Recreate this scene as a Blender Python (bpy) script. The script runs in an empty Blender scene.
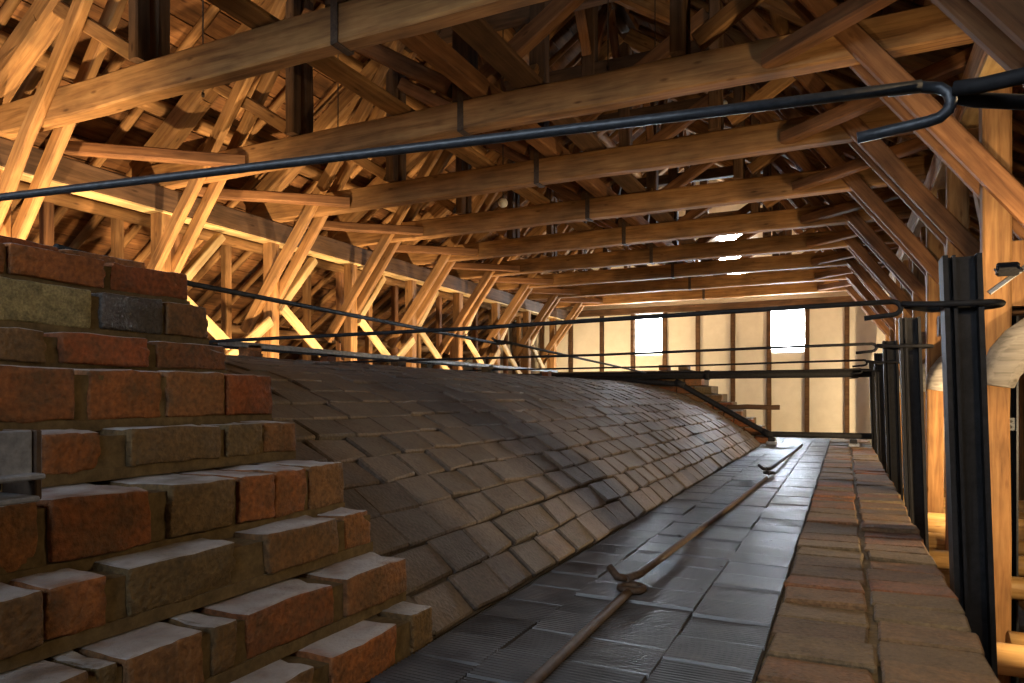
import bpy, bmesh, math, random
from mathutils import Vector, Matrix, noise
random.seed(7)
SC = bpy.context.scene
COL = SC.collection

# ------------------------------------------------------------------ camera
F, CX, HY = 700.0, 512.0, 396.0           # focal length and horizon in pixels (1024 x 683)
CAMZ = 0.60                               # camera height above the tiled deck (z = 0)
YAW = math.atan(332.0 / F)
cam_d = bpy.data.cameras.new('camera'); cam = bpy.data.objects.new('camera', cam_d); COL.objects.link(cam)
cam_d.sensor_width = 36.0; cam_d.lens = F / 1024 * 36; cam_d.shift_y = (HY - 341.5) / 1024
cam_d.clip_start = 0.02
cam.location = (0, 0, CAMZ); cam.rotation_euler = (math.pi / 2, 0, YAW)
SC.camera = cam
SC.view_settings.view_transform = 'Standard'; SC.view_settings.look = 'None'
SC.view_settings.gamma = 1; SC.view_settings.use_curve_mapping = False
SC.view_settings.exposure = 0.0

# ------------------------------------------------------------------ world
W = bpy.data.worlds.new('sky'); SC.world = W; W.use_nodes = True
bg = W.node_tree.nodes['Background']; bg.inputs[0].default_value = (0.75, 0.85, 1.0, 1); bg.inputs[1].default_value = 1.0

cY, sY = math.cos(YAW), math.sin(YAW)
def ray(x, y):
    u = (x - CX) / F; v = (HY - y) / F
    return Vector((u * cY - sY, u * sY + cY, v))
def on_x(x, y, X):
    d = ray(x, y); return Vector((0, 0, CAMZ)) + d * (X / d.x)
def on_y(x, y, Y):
    d = ray(x, y); return Vector((0, 0, CAMZ)) + d * (Y / d.y)

# ------------------------------------------------------------------ materials
MATS = {}
def nt(name):
    m = bpy.data.materials.new(name); m.use_nodes = True
    t = m.node_tree; b = t.nodes['Principled BSDF']
    MATS[name] = m
    return m, t, b
def N(t, kind, **kw):
    n = t.nodes.new(kind)
    for k, v in kw.items():
        if k in n.inputs: n.inputs[k].default_value = v
        else: setattr(n, k, v)
    return n
def ramp(t, stops):
    r = t.nodes.new('ShaderNodeValToRGB'); e = r.color_ramp.elements
    while len(e) < len(stops): e.new(0.5)
    for i, (p, c) in enumerate(stops): e[i].position = p; e[i].color = (*c, 1)
    return r
def mixc(t, fac, a, b, mode='MIX'):
    m = t.nodes.new('ShaderNodeMix'); m.data_type = 'RGBA'; m.blend_type = mode
    for sock, v in ((m.inputs[0], fac), (m.inputs[6], a), (m.inputs[7], b)):
        if isinstance(v, (int, float)): sock.default_value = v
        elif isinstance(v, tuple): sock.default_value = (*v, 1)
        else: t.links.new(v, sock)
    return m.outputs[2]
def coords(t, scale):
    tc = t.nodes.new('ShaderNodeTexCoord'); mp = t.nodes.new('ShaderNodeMapping')
    mp.inputs['Scale'].default_value = scale
    t.links.new(tc.outputs['Object'], mp.inputs['Vector'])
    oi = t.nodes.new('ShaderNodeObjectInfo')
    mul = t.nodes.new('ShaderNodeMath'); mul.operation = 'MULTIPLY'; mul.inputs[1].default_value = 37.0
    t.links.new(oi.outputs['Random'], mul.inputs[0])
    cb = t.nodes.new('ShaderNodeCombineXYZ')
    for i in range(3): t.links.new(mul.outputs[0], cb.inputs[i])
    add = t.nodes.new('ShaderNodeVectorMath'); add.operation = 'ADD'
    t.links.new(mp.outputs[0], add.inputs[0]); t.links.new(cb.outputs[0], add.inputs[1])
    return add.outputs[0], oi.outputs['Random']
def bump(t, b, h, strength, dist):
    bp = t.nodes.new('ShaderNodeBump'); bp.inputs['Strength'].default_value = strength; bp.inputs['Distance'].default_value = dist
    t.links.new(h, bp.inputs['Height']); t.links.new(bp.outputs[0], b.inputs['Normal'])

def wood(name, dark, mid, light, rough=0.78, var=0.35):
    m, t, b = nt(name)
    v, rnd = coords(t, (1.2, 16, 16))
    n1 = N(t, 'ShaderNodeTexNoise', Scale=1.6, Detail=7.0, Roughness=0.62, Distortion=0.4)
    t.links.new(v, n1.inputs['Vector'])
    r = ramp(t, [(0.25, dark), (0.47, mid), (0.72, light)])
    t.links.new(n1.outputs['Fac'], r.inputs[0])
    v2, _ = coords(t, (2.2, 3.0, 3.0))
    n2 = N(t, 'ShaderNodeTexNoise', Scale=1.3, Detail=3.0)
    t.links.new(v2, n2.inputs['Vector'])
    r2 = ramp(t, [(0.3, (1 - var,) * 3), (0.65, (1.12, 1.08, 1.0))])
    t.links.new(n2.outputs['Fac'], r2.inputs[0])
    c = mixc(t, 1.0, r.outputs[0], r2.outputs[0], 'MULTIPLY')
    # knots
    v3, _ = coords(t, (2.0, 6.0, 6.0))
    vo = N(t, 'ShaderNodeTexVoronoi', Scale=1.5); t.links.new(v3, vo.inputs['Vector'])
    r3 = ramp(t, [(0.05, (0.35, 0.28, 0.22)), (0.14, (1, 1, 1))]); t.links.new(vo.outputs['Distance'], r3.inputs[0])
    c = mixc(t, 0.8, c, r3.outputs[0], 'MULTIPLY')
    hs = N(t, 'ShaderNodeHueSaturation'); mr = N(t, 'ShaderNodeMapRange'); mr.inputs[3].default_value = 0.72; mr.inputs[4].default_value = 1.18
    t.links.new(rnd, mr.inputs[0]); t.links.new(mr.outputs[0], hs.inputs['Value']); t.links.new(c, hs.inputs['Color'])
    t.links.new(hs.outputs[0], b.inputs['Base Color'])
    b.inputs['Roughness'].default_value = rough; b.inputs['Specular IOR Level'].default_value = 0.25
    bump(t, b, n1.outputs['Fac'], 0.35, 0.006)
    return m

def brickmat(name, cols, dust, dust_amt, rough=0.85, grime=(0.07, 0.055, 0.03), scale=14.0, grime_amt=0.7, bs=0.9):
    m, t, b = nt(name)
    v, rnd = coords(t, (1, 1, 1))
    r0 = ramp(t, [(i / max(1, len(cols) - 1), c) for i, c in enumerate(cols)])
    t.links.new(rnd, r0.inputs[0])
    n1 = N(t, 'ShaderNodeTexNoise', Scale=scale, Detail=8.0, Roughness=0.68); t.links.new(v, n1.inputs['Vector'])
    g = ramp(t, [(0.42, (0, 0, 0)), (0.68, (1, 1, 1))]); t.links.new(n1.outputs['Fac'], g.inputs[0])
    gm = N(t, 'ShaderNodeMath', operation='MULTIPLY'); t.links.new(g.outputs[0], gm.inputs[0]); gm.inputs[1].default_value = grime_amt
    c = mixc(t, gm.outputs[0], r0.outputs[0], grime)
    n2 = N(t, 'ShaderNodeTexNoise', Scale=scale * 6, Detail=4.0); t.links.new(v, n2.inputs['Vector'])
    s = ramp(t, [(0.3, (0.62,) * 3), (0.7, (1.25,) * 3)]); t.links.new(n2.outputs['Fac'], s.inputs[0])
    c = mixc(t, 1.0, c, s.outputs[0], 'MULTIPLY')
    # settled dust on upward faces, broken up by noise
    geo = t.nodes.new('ShaderNodeNewGeometry'); sx = t.nodes.new('ShaderNodeSeparateXYZ'); t.links.new(geo.outputs['True Normal'], sx.inputs[0])
    mr = N(t, 'ShaderNodeMapRange'); mr.inputs[1].default_value = 0.55; mr.inputs[2].default_value = 0.95; t.links.new(sx.outputs[2], mr.inputs[0])
    n3 = N(t, 'ShaderNodeTexNoise', Scale=scale * 0.7, Detail=5.0); t.links.new(v, n3.inputs['Vector'])
    d = ramp(t, [(0.3, (0.25,) * 3), (0.6, (1, 1, 1))]); t.links.new(n3.outputs['Fac'], d.inputs[0])
    mm = N(t, 'ShaderNodeMath', operation='MULTIPLY'); t.links.new(mr.outputs[0], mm.inputs[0]); t.links.new(d.outputs[0], mm.inputs[1])
    m2 = N(t, 'ShaderNodeMath', operation='MULTIPLY'); t.links.new(mm.outputs[0], m2.inputs[0]); m2.inputs[1].default_value = dust_amt
    c = mixc(t, m2.outputs[0], c, dust)
    t.links.new(c, b.inputs['Base Color']); b.inputs['Roughness'].default_value = rough
    ad = N(t, 'ShaderNodeMath', operation='ADD'); t.links.new(n1.outputs['Fac'], ad.inputs[0]); t.links.new(n2.outputs['Fac'], ad.inputs[1])
    bump(t, b, ad.outputs[0], bs, 0.009)
    return m

def plain(name, a, b2, rough=0.6, metal=0.0, scale=20.0, bs=0.2):
    m, t, b = nt(name)
    v, rnd = coords(t, (1, 1, 1))
    n = N(t, 'ShaderNodeTexNoise', Scale=scale, Detail=6.0, Roughness=0.65); t.links.new(v, n.inputs['Vector'])
    r = ramp(t, [(0.35, a), (0.68, b2)]); t.links.new(n.outputs['Fac'], r.inputs[0])
    t.links.new(r.outputs[0], b.inputs['Base Color'])
    b.inputs['Roughness'].default_value = rough; b.inputs['Metallic'].default_value = metal
    bump(t, b, n.outputs['Fac'], bs, 0.004)
    return m
def emit(name, col, s):
    m, t, b = nt(name)
    b.inputs['Base Color'].default_value = (*col, 1); b.inputs['Emission Color'].default_value = (*col, 1); b.inputs['Emission Strength'].default_value = s
    return m

wood('timber', (0.13, 0.062, 0.024), (0.30, 0.155, 0.060), (0.44, 0.25, 0.10))
wood('timber_red', (0.10, 0.042, 0.020), (0.21, 0.098, 0.043), (0.32, 0.16, 0.07))
wood('timber_dark', (0.05, 0.027, 0.014), (0.10, 0.056, 0.03), (0.16, 0.09, 0.05))
wood('timber_pale', (0.36, 0.23, 0.10), (0.55, 0.38, 0.18), (0.68, 0.50, 0.26))
wood('timber_grey', (0.12, 0.11, 0.10), (0.28, 0.265, 0.245), (0.42, 0.40, 0.375))
wood('log_wood', (0.24, 0.13, 0.045), (0.48, 0.29, 0.11), (0.62, 0.42, 0.18), 0.5)
wood('plank_wood', (0.07, 0.032, 0.013), (0.20, 0.088, 0.033), (0.31, 0.15, 0.058), 0.85, 0.6)
REDS = [(0.28, 0.075, 0.018), (0.20, 0.075, 0.022), (0.32, 0.11, 0.028), (0.15, 0.085, 0.03), (0.13, 0.09, 0.036), (0.27, 0.09, 0.022), (0.17, 0.11, 0.05)]
brickmat('brick_red', REDS, (0.44, 0.45, 0.48), 0.95)
brickmat('brick_kerb', [(0.18, 0.10, 0.045), (0.22, 0.13, 0.06), (0.28, 0.09, 0.03), (0.15, 0.10, 0.05), (0.20, 0.14, 0.07), (0.11, 0.07, 0.04), (0.25, 0.13, 0.05)], (0.21, 0.15, 0.085), 0.4, 0.8)
brickmat('brick_vault', [(0.12, 0.092, 0.072), (0.15, 0.118, 0.094), (0.095, 0.076, 0.062), (0.165, 0.122, 0.09), (0.115, 0.094, 0.078), (0.075, 0.062, 0.052)], (0.16, 0.15, 0.14), 0.5, 0.68, bs=0.45, grime=(0.06, 0.05, 0.042))
brickmat('brick_mossy', [(0.30, 0.25, 0.11), (0.34, 0.29, 0.14)], (0.36, 0.36, 0.38), 0.6, grime=(0.05, 0.045, 0.02), scale=30)
brickmat('brick_dark', [(0.05, 0.043, 0.034), (0.06, 0.05, 0.04)], (0.36, 0.36, 0.38), 0.6, 0.3, grime=(0.12, 0.12, 0.12), scale=18)
plain('mortar', (0.07, 0.047, 0.018), (0.15, 0.105, 0.045), 0.95, scale=40, bs=0.6)
plain('mortar_pale', (0.13, 0.095, 0.05), (0.22, 0.17, 0.10), 0.95, scale=40, bs=0.6)
plain('mortar_vault', (0.03, 0.024, 0.018), (0.07, 0.056, 0.042), 0.95, scale=40, bs=0.6)
plain('dirt', (0.022, 0.018, 0.015), (0.05, 0.043, 0.037), 0.95, scale=25, bs=0.8)
plain('iron', (0.007, 0.007, 0.008), (0.018, 0.018, 0.020), 0.72, 0.0, 30, 0.3)
MATS['iron'].node_tree.nodes['Principled BSDF'].inputs['Specular IOR Level'].default_value = 0.25
plain('iron_blue', (0.03, 0.035, 0.042), (0.06, 0.066, 0.075), 0.42, 0.4, 60, 0.2)
plain('iron_rust', (0.05, 0.03, 0.02), (0.10, 0.066, 0.04), 0.75, 0.2, 40, 0.3)
plain('steel_grey', (0.16, 0.17, 0.18), (0.34, 0.35, 0.36), 0.45, 0.6, 25, 0.2)
plain('steel_dusty', (0.17, 0.18, 0.20), (0.30, 0.32, 0.35), 0.8, 0.0, 60, 0.3)
plain('plaster', (0.76, 0.72, 0.62), (0.84, 0.80, 0.70), 0.9, scale=4, bs=0.1)
plain('stone_floor', (0.03, 0.025, 0.02), (0.075, 0.06, 0.045), 0.9, scale=6)
plain('white_ceramic', (0.6, 0.58, 0.52), (0.8, 0.78, 0.72), 0.4)
def tilemat():
    m, t, b = nt('tile')
    v, rnd = coords(t, (1, 1, 1))
    n = N(t, 'ShaderNodeTexNoise', Scale=9.0, Detail=7.0, Roughness=0.65); t.links.new(v, n.inputs['Vector'])
    r = ramp(t, [(0.3, (0.028, 0.027, 0.028)), (0.55, (0.066, 0.064, 0.066)), (0.75, (0.11, 0.10, 0.095))]); t.links.new(n.outputs['Fac'], r.inputs[0])
    hs = N(t, 'ShaderNodeHueSaturation'); mr = N(t, 'ShaderNodeMapRange'); mr.inputs[3].default_value = 0.7; mr.inputs[4].default_value = 1.3
    t.links.new(rnd, mr.inputs[0]); t.links.new(mr.outputs[0], hs.inputs['Value']); t.links.new(r.outputs[0], hs.inputs['Color'])
    t.links.new(hs.outputs[0], b.inputs['Base Color'])
    rr = N(t, 'ShaderNodeMapRange'); rr.inputs[1].default_value = 0.3; rr.inputs[2].default_value = 0.7; rr.inputs[3].default_value = 0.27; rr.inputs[4].default_value = 0.52
    t.links.new(n.outputs['Fac'], rr.inputs[0]); t.links.new(rr.outputs[0], b.inputs['Roughness'])
    b.inputs['Specular IOR Level'].default_value = 0.6
    bump(t, b, n.outputs['Fac'], 0.10, 0.004)
tilemat()
emit('daylight_pane', (0.80, 0.90, 1.0), 130.0)
emit('fill_pane', (0.74, 0.86, 1.0), 14.0)  # weak glow for the added fill windows behind the viewer
emit('lamp_glass', (1.0, 0.72, 0.40), 0.7)
M = MATS

# ------------------------------------------------------------------ builders
def nth(i):
    w = ['first', 'second', 'third', 'fourth', 'fifth', 'sixth', 'seventh', 'eighth', 'ninth', 'tenth', 'eleventh', 'twelfth', 'thirteenth', 'fourteenth', 'fifteenth', 'sixteenth', 'seventeenth', 'eighteenth', 'nineteenth']
    if i < 19: return w[i]
    if i in (19, 29): return ['twentieth', 'thirtieth'][i == 29]
    return ['twenty', 'thirty'][(i+1)//10-2] + '-' + w[(i+1) % 10-1]
def tag(o, label=None, cat=None, group=None, kind=None):
    if label: o['label'] = label
    if cat: o['category'] = cat
    if group: o['group'] = group
    if kind: o['kind'] = kind
    return o
def link(name, me, mat=None, parent=None, loc=None):
    o = bpy.data.objects.new(name, me); COL.objects.link(o)
    if mat is not None and me is not None and not me.materials: me.materials.append(M[mat] if isinstance(mat, str) else mat)
    if parent: o.parent = parent
    if loc is not None: o.location = loc
    return o
def empty(name, loc=(0, 0, 0), label=None, cat=None, group=None, kind=None):
    o = bpy.data.objects.new(name, None); COL.objects.link(o); o.location = loc; o.empty_display_size = 0.1
    return tag(o, label, cat, group, kind)
def child_at(o, parent):          # parent already placed without rotation: keep the child's world place
    o.parent = parent; o.location = Vector(o.location) - Vector(parent.location)
    return o
def me_from(bm, name='m', smooth=False):
    me = bpy.data.meshes.new(name); bm.to_mesh(me); bm.free()
    if smooth:
        for p in me.polygons: p.use_smooth = True
    return me
def bm_box(bm, c, s, rot=None):
    r = bmesh.ops.create_cube(bm, size=1.0)['verts']
    mt = Matrix.Translation(c) @ (rot.to_4x4() if rot else Matrix()) @ Matrix.Diagonal((*s, 1))
    bmesh.ops.transform(bm, matrix=mt, verts=r)
    return r
def box_mesh(s, bevel=0.0, seg=1):
    bm = bmesh.new(); bm_box(bm, (0, 0, 0), s)
    if bevel: bmesh.ops.bevel(bm, geom=bm.edges[:], offset=bevel, segments=seg, affect='EDGES', profile=0.6)
    return me_from(bm)
def frame_of(p0, p1, up=(0, 0, 1)):
    x = (p1 - p0).normalized(); u = Vector(up)
    if abs(x.dot(u)) > 0.97: u = Vector((1, 0, 0))
    y = u.cross(x).normalized(); z = x.cross(y)
    return Matrix((x, y, z)).transposed()
def beam(name, p0, p1, w, h, mat, parent=None, up=(0, 0, 1), ch=0.012, seg=5, jit=0.004, rnd=None):
    """squared timber from p0 to p1, chamfered and slightly uneven"""
    p0, p1 = Vector(p0), Vector(p1); L = (p1 - p0).length; R = rnd or random
    prof = [(-w/2+ch, -h/2), (w/2-ch, -h/2), (w/2, -h/2+ch), (w/2, h/2-ch), (w/2-ch, h/2), (-w/2+ch, h/2), (-w/2, h/2-ch), (-w/2, -h/2+ch)]
    vs, fs = [], []
    for i in range(seg + 1):
        x = -L/2 + L*i/seg; oy = R.uniform(-jit, jit); oz = R.uniform(-jit, jit)
        if i in (0, seg): oy = oz = 0
        for a, b in prof: vs.append((x, a + oy + R.uniform(-jit, jit)*0.5, b + oz + R.uniform(-jit, jit)*0.5))
    for i in range(seg):
        for k in range(8):
            k2 = (k + 1) % 8; fs.append((i*8+k, i*8+k2, (i+1)*8+k2, (i+1)*8+k))
    fs.append(tuple(range(7, -1, -1))); fs.append(tuple(range(seg*8, seg*8+8)))
    me = bpy.data.meshes.new(name); me.from_pydata(vs, [], fs); me.update()
    bmx = bmesh.new(); bmx.from_mesh(me); bmesh.ops.recalc_face_normals(bmx, faces=bmx.faces); bmx.to_mesh(me); bmx.free()
    o = link(name, me, mat)
    o.matrix_world = Matrix.Translation((p0 + p1) / 2) @ frame_of(p0, p1, up).to_4x4()
    if parent: o.parent = parent; o.matrix_parent_inverse = Matrix.Translation(-Vector(parent.location))
    return o
def log_mesh(L, r0, r1, n=10, seg=8, jit=0.008, bend=0.02):
    vs, fs = [], []; ph = random.uniform(0, 6.28)
    for i in range(seg + 1):
        f = i / seg; r = r0 + (r1 - r0) * f + random.uniform(-jit, jit) * 0.4
        oy = bend * math.sin(f*math.pi*1.3 + ph); oz = bend * math.sin(f*math.pi + ph*1.7)
        for k in range(n):
            a = 2*math.pi*k/n; rr = r + random.uniform(-jit, jit) * 0.3
            vs.append((-L/2 + L*f, oy + rr*math.cos(a), oz + rr*math.sin(a)))
    for i in range(seg):
        for k in range(n):
            k2 = (k+1) % n; fs.append((i*n+k, i*n+k2, (i+1)*n+k2, (i+1)*n+k))
    fs.append(tuple(range(n-1, -1, -1))); fs.append(tuple(range(seg*n, seg*n+n)))
    me = bpy.data.meshes.new('log'); me.from_pydata(vs, [], fs); me.update()
    bmx = bmesh.new(); bmx.from_mesh(me); bmesh.ops.recalc_face_normals(bmx, faces=bmx.faces); bmx.to_mesh(me); bmx.free()
    for p in me.polygons:
        if len(p.vertices) == 4: p.use_smooth = True
    return me
def log(name, p0, p1, r, mat, parent=None, taper=0.9, **kw):
    p0, p1 = Vector(p0), Vector(p1)
    o = link(name, log_mesh((p1-p0).length, r, r*taper, **kw), mat)
    o.matrix_world = Matrix.Translation((p0+p1)/2) @ frame_of(p0, p1).to_4x4()
    if parent: o.parent = parent; o.matrix_parent_inverse = Matrix.Translation(-Vector(parent.location))
    return o
def tube_mesh(pts, r, n=10, closed=False):
    pts = [Vector(p) for p in pts]; vs, fs = [], []; m = len(pts)
    prev = None
    for i, p in enumerate(pts):
        a = pts[(i-1) % m] if (closed or i > 0) else p; b = pts[(i+1) % m] if (closed or i < m-1) else p
        d = (b - a).normalized()
        if prev is None:
            ref = Vector((0, 0, 1)) if abs(d.z) < 0.9 else Vector((1, 0, 0)); y = ref.cross(d).normalized()
        else:
            y = (prev - d * prev.dot(d)).normalized()
        prev = y; z = d.cross(y)
        for k in range(n):
            t = 2*math.pi*k/n; vs.append(p + y*(r*math.cos(t)) + z*(r*math.sin(t)))
    for i in range(m if closed else m-1):
        j = (i+1) % m
        for k in range(n):
            k2 = (k+1) % n; fs.append((i*n+k, i*n+k2, j*n+k2, j*n+k))
    if not closed: fs.append(tuple(range(n-1, -1, -1))); fs.append(tuple(range((m-1)*n, m*n)))
    me = bpy.data.meshes.new('tube'); me.from_pydata(vs, [], fs); me.update()
    for p in me.polygons:
        if len(p.vertices) == 4: p.use_smooth = True
    return me
def tube(name, pts, r, mat, parent=None, n=10, closed=False):
    o = link(name, tube_mesh(pts, r, n, closed), mat)
    if parent: o.parent = parent; o.matrix_parent_inverse = Matrix.Translation(-Vector(parent.location))
    return o
def rough_brick(L, D, Hh, seed, cuts=5, amp=0.006):
    """worn brick: L along Y, D along X, Hh along Z, centred"""
    bm = bmesh.new(); bm_box(bm, (0, 0, 0), (D, L, Hh))
    bmesh.ops.bevel(bm, geom=bm.edges[:], offset=min(0.005, Hh*0.12), segments=2, affect='EDGES', profile=0.5)
    bmesh.ops.subdivide_edges(bm, edges=[e for e in bm.edges if e.calc_length() > 0.04], cuts=cuts, use_grid_fill=True)
    off = Vector((seed*3.1, seed*1.7, seed*0.9))
    for v in bm.verts:
        p = v.co + off
        n = noise.noise_vector(p * 8) * amp * 0.8 + noise.noise_vector(p * 45) * amp * 0.5
        corner = (abs(v.co.x)/(D/2) + abs(v.co.y)/(L/2) + abs(v.co.z)/(Hh/2))
        if corner > 2.2: n -= v.co.normalized() * max(0.0, noise.noise(p*11)+0.15) * 0.010
        v.co += n
    bmesh.ops.recalc_face_normals(bm, faces=bm.faces)
    return me_from(bm, 'brick', True)

# ================================================================== SETTING
XC = -2.93                        # roof centre line
WY = 17.6                         # inner face of the end wall
TOPZ = 6.44; PITCH = 0.70         # underside of roof boards: z = TOPZ - PITCH*|x-XC|
EAVE = 7.9
TY = [3.62 + 1.62*k for k in range(-1, 9)]
FLOORZ = -1.7
def roof_z(a): return TOPZ - PITCH*abs(a)

fl = link('floor', box_mesh((16.6, 22, 0.1)), 'stone_floor', None, (XC, 7.2, FLOORZ-0.05)); tag(fl, 'dark earth floor far below the kiln deck', kind='structure')

def gable(name, y, th, label):
    bm = bmesh.new()
    pts = [(XC-EAVE, FLOORZ), (XC+EAVE, FLOORZ), (XC+EAVE, roof_z(EAVE)), (XC, TOPZ), (XC-EAVE, roof_z(EAVE))]
    a = [bm.verts.new((x, y, z)) for x, z in pts]; b = [bm.verts.new((x, y+th, z)) for x, z in pts]
    bm.faces.new(a); bm.faces.new(b[::-1])
    for i in range(5): bm.faces.new((a[i], b[i], b[(i+1) % 5], a[(i+1) % 5]))
    bmesh.ops.recalc_face_normals(bm, faces=bm.faces)
    return tag(link(name, me_from(bm), 'plaster'), label, kind='structure')
wb = gable('wall_back', WY+0.06, 0.2, 'cream plastered end wall with dark timber posts')
wf = gable('wall_front', -3.82, 0.2, 'cream plastered end wall behind the stepped bricks')
for nm, sx in (('wall_left', -1), ('wall_right', 1)):
    w = link(nm, box_mesh((0.2, WY+4, roof_z(EAVE)-FLOORZ+0.05)), 'timber_dark', None, (XC+sx*(EAVE+0.1), (WY-3.6)/2, (FLOORZ+roof_z(EAVE))/2))
    tag(w, 'dark boarded low eaves wall', kind='structure')

# posts and panels of the end wall
post_px = [571, 602, 633, 665, 698, 733, 769, 807, 847]
pxs = [on_y(x, 396, WY).x for x in post_px]
step = (pxs[-1]-pxs[0])/8
allx = [pxs[0]-step*i for i in range(5, 0, -1)] + pxs + [pxs[-1]+step*i for i in range(1, 6)]
allx = [x for x in allx if abs(x-XC) < EAVE-0.2]
for x in allx:
    zt = min(2.72, roof_z(x-XC)-0.05)
    p = link('post', box_mesh((0.10, 0.12, zt+1.2), 0.008), 'timber_dark', wb, (x, WY+0.0, (zt-1.2)/2))
WIN = []
for (x0, y0, x1, y1) in ((635, 315, 663, 353), (770, 307, 806, 350)):
    a = on_y(x0, y0, WY); b = on_y(x1, y1, WY); WIN.append((a.x, b.x, b.z, a.z))
for i in range(len(allx)-1):
    xa, xb = allx[i]+0.05, allx[i+1]-0.05
    zt = min(2.7, roof_z(allx[i]-XC)-0.1, roof_z(allx[i+1]-XC)-0.1)
    w = [q for q in WIN if abs((q[0]+q[1])/2-(xa+xb)/2) < 0.35]
    spans = [(-1.15, zt)] if not w else [(-1.15, w[0][2]-0.05), (w[0][3]+0.05, zt)]
    for z0, z1 in spans:
        if z1-z0 < 0.05: continue
        link('panel', box_mesh((xb-xa, 0.04, z1-z0), 0.004), 'plaster', wb, ((xa+xb)/2, WY+0.045, (z0+z1)/2))
# girt along the top of the posts and studs above
link('girt', box_mesh((12.6, 0.16, 0.16), 0.01), 'timber_dark', wb, (XC, WY-0.01, 2.78))
wn = 0
def window(x0, x1, z0, z1, y=WY, face=-1, label='', bars=0, pane='daylight_pane'):
    global wn; wn += 1
    o = empty('window_%d' % wn, ((x0+x1)/2, y, z0)); tag(o, label, kind='structure')
    w, h = x1-x0, z1-z0; t = 0.028
    bm = bmesh.new()
    for c, s in (((0, 0, t/2), (w, 0.07, t)), ((0, 0, h-t/2), (w, 0.07, t)), ((-w/2+t/2, 0, h/2), (t, 0.07, h-2*t)), ((w/2-t/2, 0, h/2), (t, 0.07, h-2*t))): bm_box(bm, c, s)
    link('window_frame', me_from(bm), 'timber_grey', o)
    nx = bars + 1
    for i in range(nx):
        pw = (w-2*t)/nx
        link('pane', box_mesh((pw-0.012, 0.012, h-2*t)), pane, o, (-w/2+t+pw*(i+0.5), 0.0, h/2))
    if bars:
        for i in range(bars): link('glazing_bar', box_mesh((0.02, 0.04, h-2*t)), 'timber_grey', o, (-w/2+t+(w-2*t)/nx*(i+1), 0, h/2))
    return o
for k, (x0, x1, z0, z1) in enumerate(WIN):
    window(x0, x1, z0, z1, WY+0.0, label=['bright square window at the left bay of the end wall', 'bright square window in the end wall near the buckstays'][k])
def pxwin(x0, y0, x1, y1, label, bars=0):
    a = on_y(x0, y0, WY); b = on_y(x1, y1, WY); window(a.x, b.x, b.z, a.z, WY-0.0, label=label, bars=bars)
pxwin(718, 224, 747, 276, 'bright gable window high behind the roof beams')
pxwin(689, 258, 699, 274, 'small bright gable opening beside the high gable window')
# unseen windows added to the opposite end wall, behind the viewer, for cool fill
for x in (-5.4, -3.6, -1.8, 0.0):
    window(x-0.55, x+0.55, 1.5, 3.0, -3.55, label='added unseen window giving cool fill from the front end wall', bars=1, pane='fill_pane')

# roof : dark skin plus individually laid planks
bm = bmesh.new()
for s in (-1, 1):
    a0, a1 = 0.0, EAVE+0.3
    q = [(XC+s*a0, -3.8, roof_z(a0)+0.06), (XC+s*a1, -3.8, roof_z(a1)+0.06), (XC+s*a1, WY+0.4, roof_z(a1)+0.06), (XC+s*a0, WY+0.4, roof_z(a0)+0.06)]
    lo = [bm.verts.new(p) for p in q]; up = [bm.verts.new((p[0], p[1], p[2]+0.08)) for p in q]
    bm.faces.new(lo); bm.faces.new(up[::-1])
    for i in range(4): bm.faces.new((lo[i], up[i], up[(i+1) % 4], lo[(i+1) % 4]))
bmesh.ops.recalc_face_normals(bm, faces=bm.faces)
ceil = tag(link('ceiling', me_from(bm), 'timber_dark'), 'pitched roof underside clad in orange brown planks', kind='structure')
ang = math.atan(PITCH); SL = EAVE / math.cos(ang)
nrow = 34; pw = SL / nrow
ymin, ymax = -3.5, WY
plank_cache = {}
for s in (-1, 1):
    for r in range(nrow):
        d = (r+0.5)*pw; a = d*math.cos(ang)
        nseg = 4; cuts = [ymin] + sorted(ymin+(ymax-ymin)*(k+random.uniform(-.3, .3))/nseg for k in range(1, nseg)) + [ymax]
        for k in range(nseg):
            L = cuts[k+1]-cuts[k]-0.006; key = round(L, 1)
            if key not in plank_cache: plank_cache[key] = box_mesh((key, pw-0.014, 0.025), 0.003)
            o = link('plank', plank_cache[key], 'plank_wood', ceil)
            rot = Matrix.Rotation(s*ang + random.uniform(-.02, .02), 3, 'Y') @ Matrix.Rotation(math.pi/2, 3, 'Z')
            o.matrix_world = Matrix.Translation((XC+s*a, (cuts[k]+cuts[k+1])/2, roof_z(a)+0.02+random.uniform(-.006, .006))) @ rot.to_4x4()

# ================================================================== KILN
KC = -2.93                          # crown line of the vault
BASE_X = -0.92; RISE = 0.80; HALF = BASE_X-KC
RV = (HALF**2+RISE**2)/(2*RISE); ZV = RISE-RV; PH0 = math.asin(HALF/RV)
Y0, Y1 = 1.48, 9.1                 # between the stepped end walls
KERB = 0.305                        # outer edge of the kerb
KL = 2*KC - KERB                    # opposite outer edge

# massive body under the deck
body = empty('brick_kiln', (KC, 4.5, FLOORZ), 'massive brick kiln base below the tiled deck and kerb', 'kiln')
bm = bmesh.new(); bm_box(bm, ((KL+KERB)/2, 4.65, (FLOORZ-0.10)/2), (KERB-KL-0.06, 12.5, -0.10-FLOORZ)); child_at(link('core', me_from(bm), 'mortar'), body)

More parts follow.
